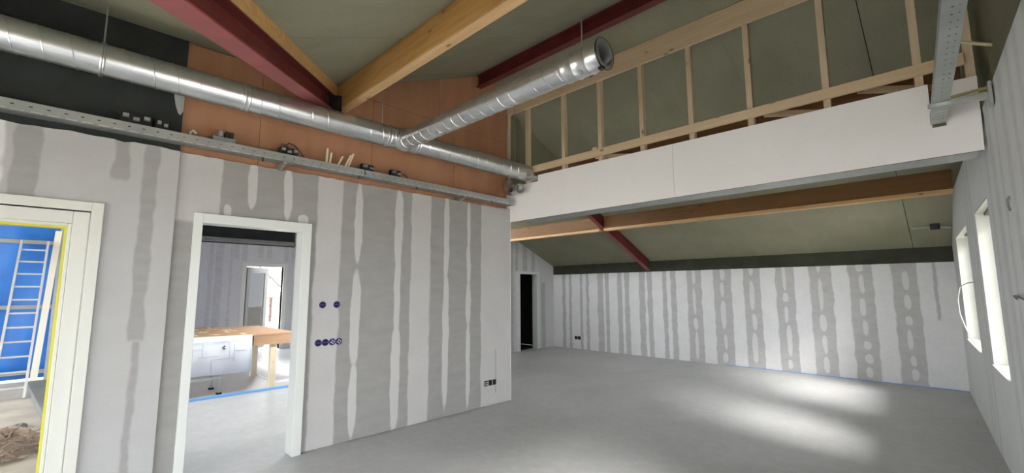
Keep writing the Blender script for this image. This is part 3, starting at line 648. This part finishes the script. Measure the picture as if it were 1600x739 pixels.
for x, q in ((-7.525, 'nearer the'), (-7.42, 'farther from the')):
    t = thing('wall_socket', 'black socket of the far wall pair, %s recess doorway' % q, 'socket', (x, 10.1, .29), 'socket pair on the far wall')
    new_object('recess', MB().box(x-.045, x+.045, 10.094, 10.0995, .25, .335), M_void, t)
    new_object('insert', MB().box(x-.03, x+.03, 10.090, 10.094, .262, .275), M_plastic_k, t)

# ------------------------------------------------------------------ things on the gable wall side
def ybar(P, Q, r, label, cat, mat, name): tag(new_object(name, MB().tube([P, Q], r, 8), mat, origin=P), label, cat)
ybar((.09, 4.50, 2.995), (.31, 4.50, 3.012), .012, 'upper cream conduit crossing just above the tray arm', 'conduit', M_conduit, 'conduit')
ybar((.11, 4.47, 2.955), (.31, 4.47, 2.972), .012, 'lower cream conduit crossing just above the tray arm', 'conduit', M_conduit, 'conduit')
ybar((.17, 4.50, 3.40), (.333, 4.50, 3.31), .013, 'single cream conduit high above the bulkhead beside the gable', 'conduit', M_conduit, 'conduit')
def poly(P): return [Vector(p) for p in P]
tag(new_object('cable', MB().tube([RW(6.9,0,1.66), RW(6.95,-.03,1.665), RW(7.3,-.05,1.66), RW(8.0,-.075,1.62), RW(8.6,-.08,1.45), RW(8.7,-.07,1.25), RW(8.3,-.05,1.08), RW(7.8,-.03,.98), RW(7.6,-.02,.92)], .006, 8), M_cable_w, origin=RW(6.9,0,1.66)), 'white cable loop hanging before the window beside the far corner', 'cable')
tag(new_object('cable', MB().tube([RW(4.36,0,1.53), RW(4.3,-.02,1.55), RW(4.1,-.025,1.55), RW(3.9,-.02,1.53)], .006, 8), M_plastic_g, origin=RW(4.36,0,1.53)), 'short grey cable end sticking out of the gable wall', 'cable')
tag(new_object('cable', MB().tube([RW(4.12,0,2.17), RW(4.12,-.012,2.15), RW(4.13,-.012,2.11), RW(4.11,-.008,2.08)], .007, 6), M_plastic_g, origin=RW(4.12,0,2.17)), 'tiny grey cable stub high on the gable wall', 'cable')
zc = z_back(9.45)
t = thing('cable_junction', 'dark cable joint with pale conduit ends under the far ceiling corner', 'junction box', (-.12, 9.45, zc-.07))
new_object('body', MB().box(-.20, -.09, 9.40, 9.50, zc-.075, zc+.015), M_plastic_k, t, bevel=.01)
new_object('conduit', MB().tube([(-.09, 9.45, zc-.04), (.035, 9.45, zc-.06)], .012, 8), M_cable_w, t)
new_object('conduit', MB().tube([(-.20, 9.45, zc-.03), (-.42, 9.46, zc-.03)], .008, 8), M_cable_w, t)

# ------------------------------------------------------------------ side room seen through the doorway
struct('wall_side_room_end', wall_yz(MB(), -13.65, -13.5, .6, 4.75, 0, 2.84, [(3.50, 4.43, 0, 2.26)]), M_wall2, 'end wall of the side room with grey filler bands and an open door', 'wall')
struct('wall_side_room_end_upper', MB().box(-13.65, -13.53, .6, 4.75, 2.841, 3.6), M_black, 'black upper wall above the side room plasterboard', 'wall')
struct('wall_side_room', MB().box(-13.5, -8.45, 4.70, 4.85, 0, 3.6), M_wall2, 'plain side wall of the side room beyond the table', 'wall')
sw = MB().box(-13.65, -12.9, .55, .70, 0, 3.6).box(-5.6, -5.0, .55, .70, 0, 3.6).box(-12.9, -5.6, .55, .70, 0, .08).box(-12.9, -5.6, .55, .70, 3.0, 3.6)
struct('wall_side_room_yard', sw, M_wall2, 'yard wall of the side room with a long window', 'wall')
w5 = thing('window_6', 'long window between side room and yard', 'window', (-9.2, .62, .5), kind='structure')  # unseen, added to light the side room
for k in range(6): new_object('mullion', MB().box(-12.9+k*1.446, -12.9+k*1.446+.07, .59, .66, .08, 3.0), M_frame, w5)
for k in range(5): new_object('pane', MB().box(-12.83+k*1.446, -11.454+k*1.446, .622, .628, .08, 3.0), M_glass, w5)
cs = MB().box(-13.65, -8.6, .55, 4.85, 3.6, 3.7).box(-8.6, -8.2, .55, 4.85, 3.6, 3.7).box(-5.3, -4.86, .55, 4.85, 3.6, 3.7)
for x0, x1 in ((-8.2, -5.3),): cs.box(x0, x1, .55, 1.7, 3.6, 3.7).box(x0, x1, 3.3, 4.85, 3.6, 3.7)
for n_, x0, x1, lab in ((5, -8.2, -5.3, 'roof window above the doorway side of the side room'),):  # unseen roof opening, added to brighten the side room floor
    struct('window_%d' % n_, MB().box(x0, x1, 1.7, 3.3, 3.64, 3.65), M_glass, lab, 'window')
struct('ceiling_side_room', cs, M_black, 'black ceiling of the side room', 'ceiling')
t = thing('steel_profile', 'grey steel profile along the top of the side room end wall', 'profile', (-13.47, 2.7, 2.9))
new_object('flange', MB().box(-13.529, -13.36, .7, 4.69, 2.87, 2.89), M_tray, t)
new_object('web', MB().box(-13.529, -13.52, .7, 4.69, 2.89, 2.99), M_tray, t)
tag(new_object('foam_strip', MB().box(-8.10, -8.03, .80, 4.70, 0, .035), M_foam, origin=(-8.06, 2.7, 0)), 'blue foam edge strip across the side room floor', 'foam strip')
tag(new_object('white_board', MB().box(-11.6, -8.6, 2.80, 3.27, 0, .02), plain('white_foil_board', (.74,.73,.78), .5), origin=(-10, 3.0, 0)), 'white board lying flat on the side room floor by the table', 'board')  # thin white strip flat on the floor
# worktable
tb = thing('worktable', 'site worktable with stained OSB top and pine legs', 'table', (-9.4, 2.0, 0))
new_object('top', MB().box(-10.6, -8.19, 1.10, 2.33, .865, .890), M_osb, tb)
new_object('top_extension', MB().box(-10.3, -8.19, 2.333, 2.95, .865, .892), M_tabletimber, tb)
new_object('apron', MB().box(-8.235, -8.195, 2.30, 2.94, .71, .864), M_tabletimber, tb)
new_object('apron', MB().box(-8.26, -8.225, 1.12, 2.298, .71, .864), M_browntimber, tb)
for x, y in ((-8.27, 2.62), (-9.62, 2.72), (-10.4, 1.3), (-8.30, 1.16)):
    new_object('leg', MB().box(x-.04, x+.04, y-.05, y+.05, 0, .864), M_pineraw, tb)
t = thing('plan_sheet', 'white building plan sheet hanging from the front of the worktable', 'drawing', (-8.19, 1.87, .30))
pm = MB(); nn = 14
for i in range(nn+1):
    y = 1.36+(2.27-1.36)*i/nn; dx = .006*math.sin(i*1.1)
    pm.v += [Vector((-8.182+dx, y, .905-.01*i/nn)), Vector((-8.165+dx*2, y+.02, .33-.02*i/nn))]
pm.f = [(2*i, 2*i+1, 2*i+3, 2*i+2) for i in range(nn)]; pm.smooth = True
new_object('sheet', pm, M_paper, t, solid=.001)
for y0, y1, z0, z1 in ((1.47,1.95,.815,.820),(1.60,1.604,.60,.815),(1.86,2.16,.815,.819),(1.955,1.959,.55,.815),(2.02,2.024,.50,.76),(1.55,1.8,.60,.604),(1.75,2.02,.55,.554),(1.40,1.6,.72,.723),(1.72,1.724,.36,.55),(2.02,2.2,.66,.664)):
    new_object('plan_line', MB().box(-8.168, -8.160, y0, y1, z0, z1), plain('thin_grey_print', (.38,.40,.47), .7), t)
for y, z in ((1.865,.725),(1.885,.705),(1.882,.745)): new_object('plan_symbol', MB().box(-8.168, -8.158, y-.010, y+.010, z-.009, z+.009), M_ink, t)
# low steel trestle under the sheet
ts = thing('steel_trestle', 'low grey steel trestle standing under the plan sheet', 'trestle', (-8.5, 1.6, 0))
for x in (-8.30, -8.80):
    new_object('rail', MB().box(x-.02, x+.02, 1.20, 1.92, .235, .275), M_tray, ts)
    for y in (1.46, 1.88):
        new_object('leg', MB().box(x-.018, x+.018, y-.018, y+.018, .03, .235), M_tray, ts)
        new_object('foot', MB().box(x-.03, x+.03, y-.035, y+.035, 0, .03), M_plastic_k, ts)
# exterior door of the side room
d4 = thing('door_4', 'open grey framed glass door leading out of the side room', 'door', (-13.58, 3.97, 0), kind='structure')
for a, b in ((3.40, 3.50), (4.43, 4.53)): new_object('casing', MB().box(-13.66, -13.48, a, b, 0, 2.35), M_frame, d4)
new_object('head_casing', MB().box(-13.66, -13.48, 3.50, 4.43, 2.26, 2.35), M_frame, d4)
ang = math.radians(33); lv = Vector((-math.cos(ang+.35)*1.0, math.sin(ang+.35)*1.0, 0)); h0 = Vector((-13.60, 3.53, 0))
M_leaf = plain('grey_door_leaf', (.09,.092,.092), .5)
lf = new_object('leaf', MB().bar(h0+Vector((0,0,1.13))+lv*.04, h0+Vector((0,0,1.13))+lv*.05, .05, 2.2), M_leaf, d4)
sd = lv.cross(Vector((0,0,1)))
def lbar(s0, s1, z0, z1, th=.055): return MB().prism([h0+lv*s0-sd*th/2+Vector((0,0,z0)), h0+lv*s1-sd*th/2+Vector((0,0,z0)), h0+lv*s1-sd*th/2+Vector((0,0,z1)), h0+lv*s0-sd*th/2+Vector((0,0,z1))], sd*th)
for a in ((0,.12,.02,2.24),(.72,.84,.02,2.24)): new_object('stile', lbar(*a), M_leaf, lf)
for a in ((.12,.72,.02,.20),(.12,.72,2.10,2.24)): new_object('crossbar', lbar(*a), M_leaf, lf)
new_object('pane', lbar(.12,.72,.20,2.10,.01), M_glass, lf)

# ------------------------------------------------------------------ outside the side room door
hs = thing('house', 'cream neighbouring building with white roof battens seen through the far door', 'building', (-25, 7, -.13))
new_object('wall', MB().box(-26, -24.3, 2, 14, -.13, 1.25), M_cream, hs)
new_object('roof', MB().prism([(-24.0, 1.8, 1.25), (-24.0, 14.2, 1.25), (-27.5, 14.2, 4.6), (-27.5, 1.8, 4.6)], (0, 0, .1)), plain('white_roof_sheet', (.42,.385,.375), .7), hs)
for k in range(9):
    s = .04+k*.115; new_object('roof_batten', MB().bar((-24.0-3.5*s, 1.8, 1.36+3.35*s), (-24.0-3.5*s, 14.2, 1.36+3.35*s), .06, .035), M_pink, hs)
for k in range(9):
    y = 3+k*1.3; new_object('brace', MB().bar((-24.0, y, 1.40), (-27.3, y-2.2, 4.58), .06, .03), M_pink, hs)
fc = thing('fence', 'dark scrolled metal fence before the cream building', 'fence', (-20, 6.2, -.13))
for z in (.55, .95, 1.32): new_object('rail', MB().bar((-20, 3, z), (-20, 9.5, z), .03, .03), M_pink, fc)
for k in range(22):
    y = 3.1+k*.30; new_object('bar', MB().tube([(-20, y, .96), (-20, y+.10, 1.08), (-20, y, 1.22), (-20, y+.10, 1.32)] if k % 2 else [(-20, y, .96), (-20, y-.04, 1.15), (-20, y+.08, 1.32)], .012, 5), M_pink, fc)
for y in (3, 6.15, 9.4): new_object('post', MB().box(-20.04, -19.96, y-.04, y+.04, -.13, 1.34), M_pink, fc)
tag(new_object('timber_stack', MB().box(-17.2, -16.9, 4.4, 6.2, .30, .52).box(-17.2, -16.9, 4.5, 4.6, -.13, .3).box(-17.2, -16.9, 5.9, 6.0, -.13, .3), M_pineraw, origin=(-17, 5.3, -.13)), 'pale timber bench outside the side room door', 'bench')

sc = thing('scaffold_deck', 'timber scaffold deck roofing the yard beside the blue tarpaulin', 'scaffold', (-10, -3, 0))  # unseen planks added to cut the light on yard and tarpaulin
for k in range(10): new_object('plank', MB().box(-12.5, -5.05, -6+k*.65, -5.36+k*.65, 3.5, 3.55), M_pineraw, sc)
for x in (-12.4, -5.2):
    for y in (-5.8, .3): new_object('pole', MB().tube([(x, y, 0), (x, y, 3.5)], .025, 8), M_alu, sc)

# ------------------------------------------------------------------ yard seen through the glazed door
tp = thing('tarpaulin_screen', 'bright blue tarpaulin screen fixed with grey battens across the yard', 'tarpaulin', (-12.1, -2, 0))
tm = MB(); ny, nz = 44, 12
for i in range(ny+1):
    for j in range(nz+1):
        y = -6+6.50*i/ny; z = .04+3.4*j/nz
        tm.v.append(Vector((-12.05+.025*math.sin(y*4.3+z*1.4)+.02*math.sin(y*9.1-z*2.3), y, z)))
tm.f = [(i*(nz+1)+j, (i+1)*(nz+1)+j, (i+1)*(nz+1)+j+1, i*(nz+1)+j+1) for i in range(ny) for j in range(nz)]; tm.smooth = True
new_object('sheet', tm, M_tarp, tp, solid=.004)
for z in (.16, 1.32, 2.50): new_object('batten', MB().box(-11.99, -11.955, -6, .50, z-.035, z+.035), M_plastic_g, tp)
new_object('post', MB().box(-11.985, -11.93, -.07, -.02, 0, 3.4), M_tray, tp)
ld = thing('ladder', 'aluminium ladder leaning against the blue tarpaulin', 'ladder', (-10.9, -.38, 0))
for y in (-.54, -.21): new_object('rail', MB().bar((-10.1, y-.03, 0), (-11.78, y, 2.50), .03, .065), M_alu, ld)
for k in range(11):
    s = .06+k*.0875; new_object('rung', MB().tube([(-10.1-1.68*s, -.565+.03*s, 2.5*s), (-10.1-1.68*s, -.245+.03*s, 2.5*s)], .016, 8), M_alu, ld)
tag(new_object('timber_prop', MB().bar((-11.50, -.19, 0), (-11.88, -.09, 2.72), .09, .045, (0,1,0)), plain('weathered_pale_timber', (.62,.60,.52), .7), origin=(-11.5, -.19, 0)), 'pale timber prop leaning beside the ladder', 'timber')
tag(new_object('paving_slab', MB().prism([(-11.3, -.27, 0), (-8.0, .0, 0), (-8.0, .5, 0), (-11.3, .5, 0)], (0, 0, .09)), M_slab, origin=(-9.7, .1, 0), bevel=.01), 'dark grey raised slab along the yard wall', 'slab')
def rock(c, r, seed):
    rnd = random.Random(seed); mb = MB(); n, m = 7, 4
    for j in range(m+1):
        for i in range(n):
            a = 2*math.pi*i/n; ph = math.pi/2*j/m; q = r*rnd.uniform(.75, 1.15)
            mb.v.append(Vector((c[0]+q*1.5*math.cos(a)*math.cos(ph), c[1]+q*math.sin(a)*math.cos(ph), c[2]+q*.6*math.sin(ph))))
    mb.f = [(j*n+i, j*n+(i+1) % n, (j+1)*n+(i+1) % n, (j+1)*n+i) for j in range(m) for i in range(n)]+[tuple(range(n))[::-1], tuple(range(m*n, m*n+n))]
    return mb
tag(new_object('rubble_stone', rock((-8.0, -.20, 0), .085, 3), M_slab, origin=(-8.0, -.2, 0)), 'dark flat rubble stone on the yard sand', 'stone')
tag(new_object('rubble_stone', rock((-7.75, -.08, 0), .065, 5), M_ground, origin=(-7.75, -.08, 0)), 'pale rubble stone beside the dark flat one', 'stone')
mu = thing('mulch_pile', 'brown mulch pile on the sand outside the glazed door', 'mulch pile', (-7.0, -.35, 0))
new_object('mound', rock((-6.95, -.38, 0), .36, 11), M_chip, mu)
ch = MB(); rnd = random.Random(4)
for k in range(420):
    a, q = rnd.uniform(0, 2*math.pi), math.sqrt(rnd.random()); x, y = -6.95+.62*q*math.cos(a), -.38+.44*q*math.sin(a); z = max(.004, .20*(1-q*q)+rnd.uniform(-.01,.02))
    dv_ = Vector((rnd.uniform(-1,1), rnd.uniform(-1,1), rnd.uniform(-.3,.3))).normalized()*rnd.uniform(.02,.06)
    ch.bar(Vector((x,y,z))-dv_, Vector((x,y,z))+dv_, rnd.uniform(.012,.03), .008)
new_object('chips', ch, M_chip, mu)['kind'] = 'stuff'

for o in bpy.data.objects:
    if '_o' in o: del o['_o']
